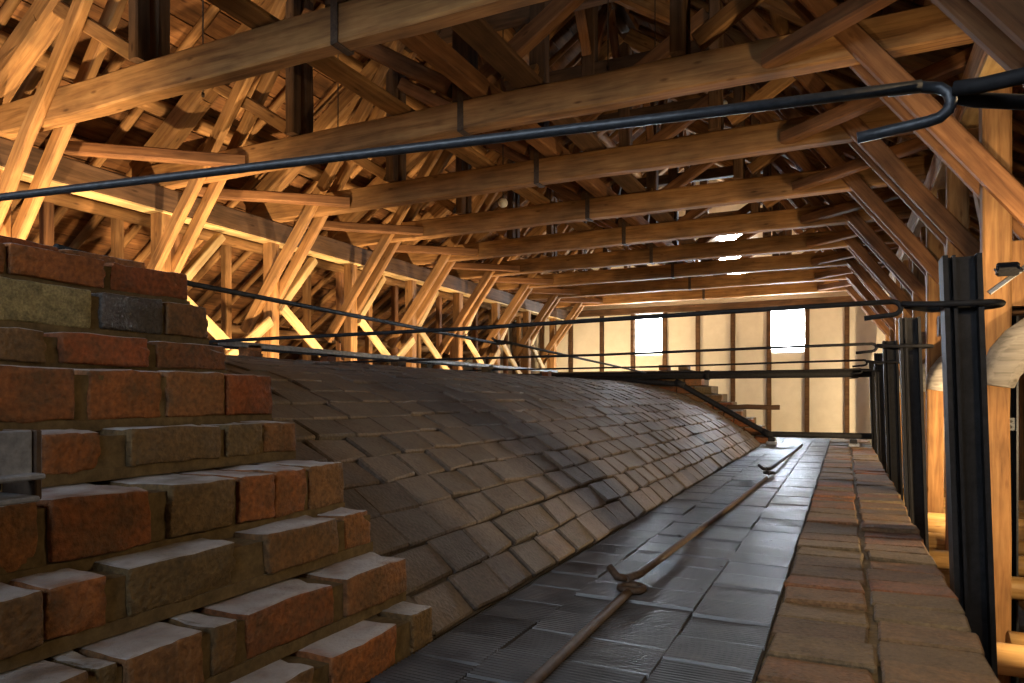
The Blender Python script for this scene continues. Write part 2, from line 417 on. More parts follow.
# vault
vault = empty('kiln_vault', (KC, Y0, 0), 'dusty grey brown brick vault arching over the kiln chamber', 'kiln vault')
nrows = 17; dphi = PH0/nrows; rowl = RV*dphi
def core_vault():
    bm = bmesh.new(); n = 40; R = RV-0.011; pa = []; pb = []
    for i in range(n+1):
        ph = -PH0 + 2*PH0*i/n
        p = (KC+R*math.sin(ph), ZV+R*math.cos(ph)); pa.append(bm.verts.new((p[0], Y0, p[1]))); pb.append(bm.verts.new((p[0], Y1, p[1])))
    for i in range(n): bm.faces.new((pa[i], pa[i+1], pb[i+1], pb[i]))
    bm.faces.new(pa); bm.faces.new(pb[::-1])
    bmesh.ops.recalc_face_normals(bm, faces=bm.faces)
    return me_from(bm)
child_at(link('mortar_bed', core_vault(), 'mortar_vault'), vault)
def vbrick_variant(L, W, T, seed):
    rr = random.Random(seed); bm = bmesh.new(); bm_box(bm, (0, 0, 0), (W, L, T))
    for v in bm.verts: v.co += Vector((rr.uniform(-.008, .008), rr.uniform(-.008, .008), rr.uniform(-.005, .005)))
    bmesh.ops.bevel(bm, geom=bm.edges[:], offset=0.006, segments=1, affect='EDGES')
    return me_from(bm, 'vault_brick')
VL = 0.205
vvars = [vbrick_variant(VL-0.007, rowl-0.007, 0.07, s) for s in range(8)]
spots = []
for s in (1, -1):
    for r in range(nrows):
        ph = s*(r+0.5)*dphi
        y = Y0 - random.uniform(0, VL)
        while y < Y1-0.02:
            l = VL*random.uniform(0.9, 1.1) if False else VL
            yy = y + l/2
            if yy-l/2 > Y0-0.2 and yy+l/2 < Y1+0.12:
                jz = random.uniform(-.004, .004)
                mt = Matrix.Translation((KC+(RV-0.030+jz)*math.sin(ph), yy, ZV+(RV-0.030+jz)*math.cos(ph))) @ Matrix.Rotation(ph+random.uniform(-.02, .02), 4, 'Y') @ Matrix.Rotation(random.uniform(-.03, .03), 4, 'Z') @ Matrix.Rotation(random.uniform(-.02, .02), 4, 'X')
                dist = mt.translation.length - (6 if s < 0 else 0)*-1
                spots.append((dist, mt))
            y += l
spots.sort(key=lambda q: q[0])
VINV = Matrix.Translation(-Vector(vault.location))
for i, (d, mt) in enumerate(spots[:300]):
    o = link('brick', random.choice(vvars), 'brick_vault', vault); o.matrix_parent_inverse = VINV; o.matrix_world = mt
    o.matrix_basis = mt
def joined(name, items, mat, parent=None):
    vs, fs = [], []
    for me, mt in items:
        b = len(vs); vs += [mt @ v.co for v in me.vertices]; fs += [tuple(i+b for i in p.vertices) for p in me.polygons]
    me = bpy.data.meshes.new(name); me.from_pydata(vs, [], fs); me.update()
    return link(name, me, mat, parent)
# colour of the far bricks varies brick by brick through a voronoi-cell material
def far_brick():
    m, t, b = nt('brick_vault_far')
    tc = t.nodes.new('ShaderNodeNewGeometry')
    r = ramp(t, [(0.0, (0.095, 0.078, 0.066)), (0.35, (0.12, 0.098, 0.08)), (0.7, (0.14, 0.115, 0.095)), (1.0, (0.16, 0.122, 0.095))]); t.links.new(tc.outputs['Random Per Island'], r.inputs[0])
    n = N(t, 'ShaderNodeTexNoise', Scale=14.0, Detail=6.0); g = t.nodes.new('ShaderNodeTexCoord'); t.links.new(g.outputs['Object'], n.inputs['Vector'])
    rr = ramp(t, [(0.3, (0.6,)*3), (0.7, (1.3,)*3)]); t.links.new(n.outputs['Fac'], rr.inputs[0])
    t.links.new(mixc(t, 1.0, r.outputs[0], rr.outputs[0], 'MULTIPLY'), b.inputs['Base Color']); b.inputs['Roughness'].default_value = 0.68
    bump(t, b, n.outputs['Fac'], 0.5, 0.006)
far_brick()
o = joined('far_bricks', [(random.choice(vvars), mt) for d, mt in spots[300:]], 'brick_vault_far', vault); o.matrix_parent_inverse = VINV; o['kind'] = 'stuff'

# tiled deck
deck = empty('kiln_deck', (-0.53, 1.0, 0), 'strip of grey ribbed clay tiles between vault and kerb', 'tiled deck')
DY0, DY1 = -1.6, 10.9
def dstrip(name, x0, x1, z0, z1, mat, parent, y0=DY0, y1=DY1):
    bm = bmesh.new(); bm_box(bm, ((x0+x1)/2, (y0+y1)/2, (z0+z1)/2), (x1-x0, y1-y0, z1-z0)); return child_at(link(name, me_from(bm), mat), parent)
dstrip('mortar_bed', BASE_X+0.0, -0.17, -0.1, -0.006, 'dirt', deck)
def ribbed(w, l, ribs=12, amp=0.0045, th=0.03):
    bm = bmesh.new(); n = ribs*4; top = []
    for i in range(n+1):
        y = -l/2 + l*i/n; ph = (i % 4); z = amp if ph in (1, 2) else 0.0
        if i in (0, n): z = -0.004
        top.append((bm.verts.new((-w/2, y, z)), bm.verts.new((w/2, y, z))))
    for i in range(n): bm.faces.new((top[i][0], top[i][1], top[i+1][1], top[i+1][0]))
    b = [bm.verts.new((-w/2, -l/2, -th)), bm.verts.new((w/2, -l/2, -th)), bm.verts.new((w/2, l/2, -th)), bm.verts.new((-w/2, l/2, -th))]
    bm.faces.new((b[0], b[1], top[0][1], top[0][0])); bm.faces.new((b[2], b[3], top[n][0], top[n][1]))
    bm.faces.new([b[3], b[0]] + [t[0] for t in top]); bm.faces.new([b[1], b[2]] + [t[1] for t in top[::-1]])
    bmesh.ops.recalc_face_normals(bm, faces=bm.faces)
    return me_from(bm, 'tile')
TP = 0.168
cols = [(-0.375, -0.172, 0.0), (-0.727, -0.378, 0.05), (-0.90, -0.73, 0.11)]
for x0, x1, off in cols:
    tm = ribbed(x1-x0-0.003, TP-0.003)
    y = DY0+off
    while y < DY1-0.1:
        o = link('tile', tm, 'tile', deck)
        o.location = Vector(((x0+x1)/2+random.uniform(-.003, .003), y+TP/2, random.uniform(-.003, .004))) - Vector(deck.location)
        o.rotation_euler = (random.uniform(-.016, .016), random.uniform(-.012, .012), random.uniform(-.008, .008))
        y += TP
# the opposite shoulder of the kiln, beyond the crown
shoulder = empty('kiln_shoulder', (-4.6, 4, 0), 'plain brick shoulder on the hidden side of the vault', 'brick ledge')
dstrip('ledge_bed', KL, 2*KC-BASE_X, -0.1, 0.0, 'mortar', shoulder)

# kerb : two columns of bricks laid across
kerb = empty('brick_kerb', (0.065, 1.0, 0), 'brown brick kerb two bricks wide along the buckstays', 'brick kerb')
dstrip('mortar_bed', -0.168, KERB-0.012, -0.1, -0.007, 'mortar', kerb)
KP = 0.158
kv = []
for s in range(10):
    rr = random.Random(s); bm = bmesh.new(); bm_box(bm, (0, 0, 0), (0.222, KP-0.014, 0.07))
    for v in bm.verts: v.co += Vector((rr.uniform(-.007, .007), rr.uniform(-.006, .006), rr.uniform(-.003, .003)))
    bmesh.ops.bevel(bm, geom=bm.edges[:], offset=0.006, segments=1, affect='EDGES')
    kv.append(me_from(bm, 'kerb_brick'))
for c, xc in ((0, -0.052), (1, 0.188)):
    y = DY0 + (0.07 if c else 0)
    while y < DY1-0.1:
        o = link('brick', random.choice(kv), 'brick_kerb', kerb)
        o.location = Vector((xc+random.uniform(-.006, .006), y+KP/2, -0.031+random.uniform(-.007, .007))) - Vector(kerb.location)
        o.rotation_euler = (random.uniform(-.03, .03), random.uniform(-.02, .02), random.uniform(-.03, .03))
        y += KP
# outer face of the kerb : brick courses below deck level
side = body
sb = [vbrick_variant(0.235, 0.10, 0.085, 40+s) for s in range(5)]
items = []
for r in range(14):
    y = DY0 + (0.12 if r % 2 else 0)
    while y < DY1-0.2:
        items.append((random.choice(sb), Matrix.Translation((KERB-0.06+random.uniform(-.004, .004), y+0.12, -0.155-0.1*r)))); y += 0.247
o = joined('side_bricks', items, 'brick_kerb'); child_at(o, side); o['kind'] = 'stuff'

# stepped end walls -------------------------------------------------
# (face x, z0, z1, [image columns of the brick edges on the face])
CO = [(-0.900, 0.000, 0.092, [(226, 316), (332, 397), (413, 434)]),
      (-0.983, 0.112, 0.203, [(100, 122), (126, 205), (214, 237), (248, 335), (347, 406)]),
      (-1.084, 0.226, 0.312, [(-10, 41), (46, 107), (129, 238), (267, 337), (347, 373)]),
      (-1.174, 0.321, 0.430, [(-10, 40), (50, 150), (169, 233), (239, 273), (275, 306), (310, 345)]),
      (-1.340, 0.452, 0.533, [(43, 102), (129, 220), (226, 262), (265, 296)]),
      (-1.426, 0.548, 0.658, [(-20, 76), (90, 164), (168, 225), (228, 272)]),
      (-1.596, 0.672, 0.746, [(-30, 45), (59, 148), (157, 227)]),
      (-1.668, 0.765, 0.861, [(-20, 91), (101, 163), (166, 208)]),
      (-1.747, 0.879, 0.956, [(-40, 6), (10, 105), (113, 188)]),
      (-1.960, 0.965, 1.015, [(-40, 60), (64, 145)])]
near = empty('stepped_brick_wall', (-1.4, 0.6, 0), 'stepped red brick end wall with dusty ledges and a steel stub', 'brick wall')
def add_brick(parent, x_face, ya, yb, z0, z1, depth, mat, seed, cuts=5, amp=0.006):
    o = link('brick', rough_brick(yb-ya, depth, z1-z0, seed, cuts, amp), mat)
    o.location = (x_face-depth/2, (ya+yb)/2, (z0+z1)/2); o.rotation_euler = (0, 0, 0)
    return child_at(o, parent)
seed = 1
core = bmesh.new()
bl = bmesh.new()
for ci, (xf, z0, z1, edges) in enumerate(CO):
    zm = (z0+z1)/2; ys = []
    for a, b in edges:
        pa = on_x(a, 400, xf).y; pb = on_x(b, 400, xf).y; ys.append((pa, min(pb, Y0)))
    # continue the course out of the frame towards the viewer's left
    y = ys[0][0]-0.012
    while y > -0.9:
        ys.insert(0, (y-0.235, y)); y -= 0.25
    for j, (ya, yb) in enumerate(ys):
        mat = 'brick_red'
        if ci == 7 and edges and j == len(ys)-3: mat = 'brick_mossy'
        if ci == 7 and j == len(ys)-2: mat = 'brick_dark'
        vis = ya > 0.1
        add_brick(near, xf+random.uniform(-.006, .008), ya, yb, z0+random.uniform(0, .003), z1-random.uniform(0, .003), 0.22, mat, seed, 6 if vis else 2); seed += 1
    zb = z0-0.022 if ci else -0.02
    bm_box(bl, ((xf-0.009+KC-0.4)/2, (Y0-0.02-1.15)/2, (zb+z1-0.014)/2), (xf-0.009-(KC-0.4), Y0-0.02+1.15, z1-0.014-zb))
    # bedding joint, slightly proud of the core
    if ci: bm_box(bl, (xf-0.004-0.15, (Y0-0.015-1.15)/2, z0-0.010), (0.30, Y0-0.015+1.15, 0.024))
child_at(link('mortar', me_from(bl), 'mortar'), near)
bm = bmesh.new(); bm_box(bm, (-3.75, (Y0-0.02-1.15)/2, 0.49), (2.2, Y0-0.02+1.15, 0.98)); child_at(link('core', me_from(bm), 'mortar'), near)

# far stepped wall, seen end-on from the deck
far = empty('stepped_brick_wall', (-1.4, 9.4, 0), 'small far stepped brick wall at the end of the vault', 'brick wall')
fb = [vbrick_variant(0.20, 0.22, 0.088, 70+s) for s in range(6)]
bm = bmesh.new()
for ci in range(9):
    xf = -0.80 - 0.125*ci; z0 = 0.005+0.105*ci
    x = xf
    while x > -2.9:
        o = link('brick', fb[(ci*3+int(x*7)) % 6], 'brick_red'); o.location = (x-0.11, Y1+0.30+random.uniform(-.01, .01), z0+0.046); o.rotation_euler = (0, 0, random.uniform(-.03, .03)); child_at(o, far)
        x -= 0.232
    bm_box(bm, ((xf-0.02-3.9)/2, Y1+0.55, z0+0.045), (xf-0.02+3.9, 0.6, 0.105))
child_at(link('mortar', me_from(bm), 'mortar'), far)
for i, (px, pz) in enumerate(((-1.72, 0.955), (-1.98, 1.06))):
    o = link('loose_brick', rough_brick(0.24, 0.11, 0.07, 300+i, 1), 'brick_red', None, (px-0.2, Y1+0.30, [0.975, 0.978][i]))
    tag(o, ['loose brick lying on the far stepped wall', 'loose brick on the top ledge of the far stepped wall'][i], 'brick')
for i, (xx, zz) in enumerate(((-0.95, 0.435),)):
    o = beam('timber_offcut', (-1.35, Y1+0.16, 0.46), (-0.72, Y1+0.16, 0.46), 0.07, 0.06, 'timber_dark'); tag(o, 'short dark bar sticking out of the far stepped wall', 'bar')

# steel stub on the near wall
stub = empty('steel_stub', (-1.07, 0.4, 0.44), 'dusty grey steel channel stub lying on a brick ledge', 'steel channel')
ye = on_x(45, 450, -1.06).y; ya_ = -0.6
zt = on_x(20, 431, -1.06).z; zm_ = on_x(20, 477, -1.06).z; zb_ = on_x(20, 503, -1.06).z
for nm, c, s, mt in (('web', (-1.075, (ya_+ye-0.012)/2, (zt+zm_)/2), (0.012, ye-0.012-ya_, zt-zm_), 'steel_dusty'),
                     ('flange', (-1.062, (ya_+ye-0.012)/2, zm_), (0.05, ye-0.012-ya_, 0.008), 'steel_dusty'),
                     ('flange', (-1.10, (ya_+ye-0.012)/2, zb_+0.004), (0.10, ye-0.012-ya_, 0.008), 'steel_dusty'),
                     ('back_plate', (-1.15, (ya_+ye-0.012)/2, (zb_+zt)/2), (0.012, ye-0.012-ya_, zt-zb_-0.02), 'iron'),
                     ('end_plate', (-1.108, ye-0.005, (zt+zb_)/2), (0.084, 0.010, zt-zb_), 'iron_rust')):
    o = link(nm, box_mesh(s, 0.002), mt, None, c); child_at(o, stub)

# ================================================================== IRONWORK OF THE KILN
BY = [1.15, 2.88, 4.98, 7.0, 8.95, 10.8]
bnames = ['black steel buckstay, last before the near stepped wall', 'tall black steel buckstay beside the wide brick kerb bricks', 'black steel buckstay, second past the long overhead rod', 'black steel buckstay, third past the long overhead rod', 'black steel buckstay, second from the end wall', 'black steel buckstay closest to the end wall']
ordin = ['first', 'second', 'third', 'fourth', 'fifth', 'sixth']
def hoop(y, x0, x1, zc, r, w, arm):
    """flat loop lying round the buckstay, open towards the kiln, closed by an eye"""
    pts = []
    for k in range(9):
        t = -math.pi/2 + math.pi*k/8; pts.append((x1+0.02+w*math.cos(t)*0.6, y+w*math.sin(t), zc))
    pts = [(x0-arm+0.02, y-0.010, zc+0.016), (x0-arm+0.05, y-0.018, zc+0.012), (x0-0.02, y-w*0.95, zc+0.002)] + pts + [(x0-0.02, y+w*0.95, zc-0.002), (x0-arm+0.05, y+0.018, zc+0.006), (x0-arm+0.015, y+0.004, zc+0.014)]
    return pts
for i, y in enumerate(BY):
    lean = 0.05
    zt_, zb2 = CAMZ+0.485, -1.2
    b = empty('buckstay', (0.40, y, zb2), '%s black steel buckstay counted from the near stepped wall' % ordin[i], 'buckstay', 'buckstays along the kerb')
    bh = zt_-zb2; tw, fw, tf = 0.115, 0.12, 0.016
    ax0, ax1 = 0.435, 0.365          # centre line, foot and head
    sh = Matrix.Shear('XY', 4, ((ax1-ax0)/bh, 0))
    def part(nm, c, s):
        bm = bmesh.new(); bm_box(bm, (c[0], c[1], bh/2), (s[0], s[1], bh)); bmesh.ops.transform(bm, matrix=sh, verts=bm.verts[:])
        o = link(nm, me_from(bm), 'iron'); o.location = (ax0, y, zb2); child_at(o, b)
    part('flange', (-tw/2+tf/2, 0, 0), (tf, fw, 0)); part('flange', (tw/2-tf/2, 0, 0), (tf, fw, 0)); part('web', (0, 0, 0), (tw-2*tf, 0.014, 0))
    part('rib', (-tw/2+0.034, -0.038, 0), (0.010, 0.035, 0))
    # hoop and tie rod
    zr = CAMZ+(0.41 if i == 0 else 0.325-0.01*i); arm = 0.19 if i == 0 else 0.14
    hp = tube('rod_hoop', hoop(y, ax1-tw/2, ax1+tw/2, zr, 0.011, 0.075, arm), 0.0105, 'iron')
    tag(hp, 'iron hoop round the head of the %s buckstay from the near wall' % ordin[i], 'hoop', 'hoops round the buckstay heads')
    xe = ax1-tw/2-arm
    rod = empty('tie_rod', (xe, y, zr)); tag(rod, 'iron tie rod crossing the vault to the %s buckstay' % ordin[i], 'tie rod', 'tie rods crossing over the vault')
    mt = 'iron_blue' if i == 0 else 'iron'
    xl = 2*KC-xe; yl = -0.25 if i == 0 else 0.0; rr_ = 0.0082 if i == 0 else 0.0095
    shf = tube('shaft', [(xe-0.02, y-0.02, zr+0.024), (xe-0.4, y-0.02+yl*0.22, zr+0.020), (xe-1.8, y-0.01+yl, zr+(0.02 if i == 0 else 0)), (KC-1.2, y+yl*1.5, zr-0.005+(0.025 if i == 0 else 0)), (xl, y+yl*1.8, zr+0.01)], rr_, mt, rod)
    # the hooked end: turns round the hoop's eye and doubles back below
    hk = [(xe-0.06, y-0.02, zr+0.024), (xe-0.02, y-0.016, zr+0.024)]
    for k in range(7):
        t = math.pi/2 - math.pi*k/6; hk.append((xe-0.01+0.028*math.cos(t), y-0.004, zr+0.002+0.024*math.sin(t)))
    hk += [(xe-0.04, y+0.0, zr-0.024), (xe-0.10, y+0.0, zr-0.030)]
    hko = tube('hook', hk, rr_, mt); hko.parent = shf
# opposite buckstays, short stubs that carry the far ends of the rods
for i, y in enumerate(BY):
    xb = 2*KC-0.37
    b = empty('buckstay', (xb, y, -1.2), '%s hidden-side steel buckstay beyond the vault' % ordin[i], 'buckstay', 'buckstays beyond the vault')
    for nm, c, s in (('flange', (-0.05, 0), (0.016, 0.12)), ('flange', (0.05, 0), (0.016, 0.12)), ('web', (0, 0), (0.084, 0.014))):
        o = link(nm, box_mesh((s[0], s[1], 2.2)), 'iron', None, (xb+c[0], y+c[1], -0.1)); child_at(o, b)

# longitudinal rods
def hooked_rod(name, pts_a, joint, pts_b, r, label, mat='iron_rust'):
    rod = empty(name, pts_a[0]); tag(rod, label, 'tie rod')
    j = Vector(joint)
    tube('shaft', pts_a + [tuple(j+Vector((0, -0.03, 0.0)))], r, mat, rod)
    ring = [tuple(j+Vector((0.035*math.cos(t), 0.035*math.sin(t)*1.0, 0.004))) for t in [2*math.pi*k/14 for k in range(14)]]
    tube('eye', ring, r*0.85, mat, rod, closed=True)
    tube('shaft', [tuple(j+Vector((-0.02, 0.01, r*2.2))), tuple(j+Vector((0.0, 0.09, r*2.0)))] + pts_b, r, mat, rod)
    tube('hook', [tuple(j+Vector((-0.02, 0.02, r*2.0))), tuple(j+Vector((-0.045, -0.0, r*2.6))), tuple(j+Vector((-0.075, 0.02, r*4.4)))], r*0.95, mat, rod)
    return rod
hooked_rod('deck_rod', [(-0.565, -1.0, 0.017), (-0.57, 1.0, 0.017)], (-0.578, 2.06, 0.018), [(-0.55, 3.6, 0.018), (-0.50, 5.3, 0.017)], 0.0125, 'rusty iron rod lying along the ribbed tile deck, near length')
hooked_rod('deck_rod', [(-0.50, 5.33, 0.05), (-0.50, 5.37, 0.05)], (-0.495, 5.44, 0.035), [(-0.47, 8, 0.017), (-0.45, 9.0, 0.017)], 0.0125, 'rusty iron rod lying along the ribbed tile deck, far length up to the pipe', 'iron')
hooked_rod('crown_rod', [(-1.93, 1.2, 0.985), (-2.37, 2.0, 1.08)] if False else [(-2.20, 1.35, 1.06), (-2.37, 2.0, 1.05)], on_x(500, 344, -2.37), [(-2.37, 9.2, 0.905)], 0.011, 'dark iron rod running along the crown of the vault', 'iron')

# pipes at the far end
zc = CAMZ
pip = empty('cross_pipe', (-0.5, 9.25, 0.8)); tag(pip, 'thick dark pipe crossing above the far end of the vault', 'pipe')
tube('pipe_run', [(-4.6, 9.22, 0.87), (-2.0, 9.21, 0.87), (0.29, 9.20, 0.87)], 0.052, 'iron', pip, 14)
tube('flange_collar', [(-1.62, 9.21, 0.87), (-1.56, 9.21, 0.87)], 0.066, 'iron', pip, 14)
sp = empty('slope_pipe', (-0.9, 9.1, 0.1)); tag(sp, 'dark pipe stepping down the vault edge onto the deck', 'pipe')
p_top = on_y(680, 384, 9.12); p_bot = on_y(768, 434, 9.1); p_r = Vector((0.29, 9.1, p_bot.z))
tube('pipe_run', [(-3.4, 9.14, p_top.z+0.10), tuple(p_top), tuple(p_bot), tuple(p_r)], 0.036, 'iron', sp, 14)
for e, nm in ((p_top, 'elbow'), (p_bot, 'elbow')):
    tube(nm, [tuple(e+Vector((-0.06, 0, 0.03))), tuple(e), tuple(e+Vector((0.06, 0, -0.02)))], 0.044, 'iron', sp, 14)
for i, px in enumerate((-0.80, 0.10)):
    o = empty('pipe_block', (px, 9.1, 0)); tag(o, ['small grey block under the pipe beside the vault', 'small dark block under the pipe on the kerb'][i], 'block')
    hgt = max(0.03, p_bot.z-0.038)
    link('base', box_mesh((0.12, 0.12, hgt*0.45), 0.008), 'steel_grey', o, (0, 0, hgt*0.225+0.004)); link('saddle', box_mesh((0.08, 0.08, hgt*0.55), 0.008), 'iron', o, (0, 0, hgt*0.725))

# rails on blocks along the hidden side of the crown
for i, (xr, zr, y0_, y1_, lb) in enumerate(((-3.6, 0.95, 3.2, 9.0, 'pale grey steel angle rail lying along the crown of the vault'), (-4.4, 1.0, 3.2, 9.0, 'dark steel flat rail beyond the crown of the vault'))):
    o = empty('steel_rail', (xr, y0_, zr)); tag(o, lb, 'rail')
    for nm, dx, dz, sx_, sz_ in (('top_leg', 0, 0, 0.07, 0.010), ('side_leg', 0.030, -0.017, 0.010, 0.024)):
        q = link(nm, box_mesh((sx_, y1_-y0_, sz_), 0.002), 'steel_grey' if i == 0 else 'iron', None, (xr+dx, (y0_+y1_)/2, zr+dz)); child_at(q, o)
    for k in range(4):
        yy = y0_+0.3+(y1_-y0_-0.6)*k/3; zv = ZV+math.sqrt(max(0.01, RV**2-min(RV-0.01, abs(xr-KC))**2)) if abs(xr-KC) < HALF else 0.0
        q = link('packer', box_mesh((0.09, 0.12, max(0.02, zr-0.006-zv+0.02)), 0.004), 'brick_red', None, (xr-0.01, yy, (zr-0.006+zv-0.02)/2)); child_at(q, o)

# ================================================================== ROOF TRUSSES
TB0, TB1 = 2.85, 3.10
def princ_z(a): return roof_z(a)-0.50
names9 = ['tenth', 'ninth', 'eighth', 'seventh', 'sixth', 'fifth', 'fourth', 'third', 'second', 'first']
rr = random.Random(3)
for ti, y in enumerate(TY):
    t = empty('roof_truss', (XC, y, TB0)); tag(t, '%s timber roof truss counted from the cream end wall' % names9[ti], 'roof truss', 'timber roof trusses')
    beam('tie_beam', (XC-4.15, y, (TB0+TB1)/2), (XC+4.15, y, (TB0+TB1)/2), 0.15, 0.25, 'timber', t, ch=0.014, seg=14, jit=0.006)
    for s in (-1, 1):
        # raking strut pair, clasping the tie beam
        for dy in (-0.118, 0.118):
            ft = Vector((XC+s*4.12, y+dy, 1.45)); hd = Vector((XC+s*(2.85-1.25), y+dy, 3.14+1.25*1.33))
            beam('raking_strut', ft, hd, 0.08, 0.135, 'timber' if s < 0 else 'timber_red', t, seg=8, jit=0.005)
        # principal rafter
        beam('principal_rafter', (XC+s*4.12, y, princ_z(4.12)+0.02), (XC+s*0.05, y, princ_z(0.05)), 0.19, 0.24, 'timber', t, seg=8, jit=0.012, ch=0.03)
        # hewn cushion under the foot of the principal
        beam('cushion', (XC+s*4.05, y-0.01, TB1+0.09), (XC+s*3.1, y-0.01, TB1+0.62), 0.16, 0.14, 'timber', t, seg=5, jit=0.012, ch=0.03)
        # queen post pair
        for dy in (-0.085, 0.085):
            beam('queen_post', (XC+s*1.83, y+dy, TB1), (XC+s*1.83, y+dy, princ_z(1.83)-0.05), 0.10, 0.12, 'timber_dark', t, up=(0, 1, 0), seg=4)
        beam('strut', (XC+s*0.12, y, TB1+0.14), (XC+s*1.75, y, 4.25), 0.12, 0.14, 'timber_red', t, seg=5)
        beam('upper_strut', (XC+s*1.95, y, TB1+0.10), (XC+s*2.9, y, princ_z(2.9)-0.12), 0.11, 0.12, 'timber', t, seg=4)
    beam('king_post', (XC, y, TB1), (XC, y, princ_z(0)), 0.17, 0.17, 'timber_dark', t, up=(0, 1, 0), seg=5)
    beam('collar', (XC-1.75, y, 4.72), (XC+1.75, y, 4.72), 0.13, 0.18, 'timber_dark', t, seg=6)
    bm = bmesh.new()
    for sy in (-1, 1): bm_box(bm, (0, sy*0.081, 0.10), (0.055, 0.010, 0.46))
    bm_box(bm, (0, 0, -0.130), (0.055, 0.172, 0.010))
    o = link('iron_strap', me_from(bm), 'iron_rust', None, (XC, y, (TB0+TB1)/2)); child_at(o, t)

# posts under the plates, both sides
PA = 3.78
for ti, y in enumerate(TY):
    if ti == 0: continue
    for s in (-1, 1):
        p = empty('timber_post', (XC+s*PA, y, FLOORZ))
        tag(p, ('squared timber post under the %s truss from the end wall, ' % names9[ti]) + ('beyond the vault' if s < 0 else 'behind the buckstays'), 'post', 'posts under the wall plates')
        beam('shaft', (XC+s*PA, y, FLOORZ), (XC+s*PA, y, 2.60), 0.15, 0.15, 'timber', p, up=(0, 1, 0), seg=6, jit=0.006)
        beam('cleat', (XC+s*(PA+0.10), y, 1.15), (XC+s*(PA+0.10), y, 1.55), 0.10, 0.10, 'timber', p, up=(0, 1, 0), seg=2)
for s in (-1, 1):
    ya, yb = TY[0]-0.5, WY-0.1
    o = beam('wall_plate', (XC+s*PA, ya, 2.725), (XC+s*PA, yb, 2.725), 0.20, 0.25, 'timber_dark' if s < 0 else 'timber', seg=20, jit=0.008)
    tag(o, 'long squared plate beam carrying the trusses ' + ('beyond the vault' if s < 0 else 'above the buckstays'), 'beam')
    # pale strip that paints the lit underside of the plate, no separate board
    q = beam('lit_soffit_strip', (XC+s*PA, ya, 2.585), (XC+s*PA, yb, 2.585), 0.19, 0.025, 'timber_pale', seg=8, jit=0.001, ch=0.003)
    q.parent = o; q.matrix_parent_inverse = o.matrix_world.inverted()
    tag(q, 'pale strip standing for the lit underside of the plate')

# horizontal wind braces, knee braces in each bay
for ti, y in enumerate(TY[1:], 1):
    for s in (-1, 1):
        if ti == 1 and s < 0: continue
        o = beam('wind_brace', (XC+s*2.45, y-0.08, 2.93), (XC+s*3.78, y-1.20, 2.93), 0.12, 0.11, 'timber_red', seg=4)
        tag(o, 'flat diagonal brace from %s truss to the plate, ' % names9[ti] + ('vault side' if s < 0 else 'buckstay side'), 'brace', 'flat wind braces')
        if ti < len(TY)-1:
            o = beam('knee_brace', (XC+s*(PA), y+0.10, 1.70), (XC+s*(PA), y+0.80, 2.50), 0.10, 0.12, 'timber_pale' if s < 0 else 'timber', up=(1, 0, 0), seg=3)
            tag(o, 'knee brace rising from the post of the %s truss, ' % names9[ti] + ('beyond the vault' if s < 0 else 'behind the buckstays'), 'brace', 'knee braces under the plates')
            if s < 0:
                o = beam('plank_brace', (XC+s*(PA-0.10), y+0.10, 1.75), (XC+s*(PA-0.10), y+1.42, 0.78), 0.05, 0.13, 'timber_pale', up=(1, 0, 0) if False else (0, 0, 1), seg=3)
                tag(o, 'pale plank brace sloping down from the %s truss post' % names9[ti], 'brace', 'pale plank braces beyond the vault')
                if ti in (2, 4, 6):
                    o = beam('plank_brace', (XC+s*(PA-0.16), y+1.45, 1.55), (XC+s*(PA-0.16), y+0.45, 0.78), 0.05, 0.13, 'timber_pale', seg=3)
                    tag(o, 'pale plank brace crossing the other way below the %s truss' % names9[ti], 'brace', 'pale plank braces beyond the vault')
# sill rail linking the posts low down beyond the vault
for s in (-1,):
    o = beam('post_rail', (XC+s*(PA+0.12), TY[1]-0.4, 0.75), (XC+s*(PA+0.12), WY-0.2, 0.75), 0.12, 0.14, 'timber', seg=12); tag(o, 'low timber rail along the posts beyond the vault', 'beam')

# centre sill, ridge and purlins
o = beam('centre_sill', (XC+0.17, TY[0]-0.3, TB1+0.075), (XC+0.17, WY-0.2, TB1+0.075), 0.15, 0.15, 'timber_red', seg=20); tag(o, 'long sill timber lying on the tie beams beside the king posts', 'beam')
o = beam('walk_plank', (XC+0.62, TY[0]-0.3, TB1+0.025), (XC+0.62, WY-0.2, TB1+0.025), 0.24, 0.045, 'timber_dark', seg=12); tag(o, 'walking plank laid across the tie beams', 'plank')
o = beam('walk_plank', (XC-0.62, TY[0]-0.3, TB1+0.025), (XC-0.62, WY-0.2, TB1+0.025), 0.22, 0.045, 'timber', seg=12); tag(o, 'narrow lighter walking plank across the tie beams', 'plank')
o = beam('ridge_beam', (XC, TY[0]-0.5, TOPZ-0.34), (XC, WY, TOPZ-0.34), 0.14, 0.2, 'timber_dark', seg=16); tag(o, 'ridge beam along the top of the roof', 'beam')
for ti, y in enumerate(TY[1:-1], 1):
    for d in (-1, 1):
        o = beam('ridge_brace', (XC, y+d*0.1, 4.9), (XC, y+d*0.75, 5.95), 0.09, 0.11, 'timber_red', up=(1, 0, 0), seg=3)
        tag(o, 'brace from the king post of the %s truss to the ridge, ' % names9[ti] + ('end wall side' if d > 0 else 'stepped wall side'), 'brace', 'ridge braces')
        o = beam('sill_brace', (XC-0.02, y+d*0.1, 4.05), (XC+0.05, y+d*0.72, 3.26), 0.09, 0.11, 'timber', up=(1, 0, 0), seg=3)
        tag(o, 'brace from the king post of the %s truss down to the sill, ' % names9[ti] + ('end wall side' if d > 0 else 'stepped wall side'), 'brace', 'sill braces')
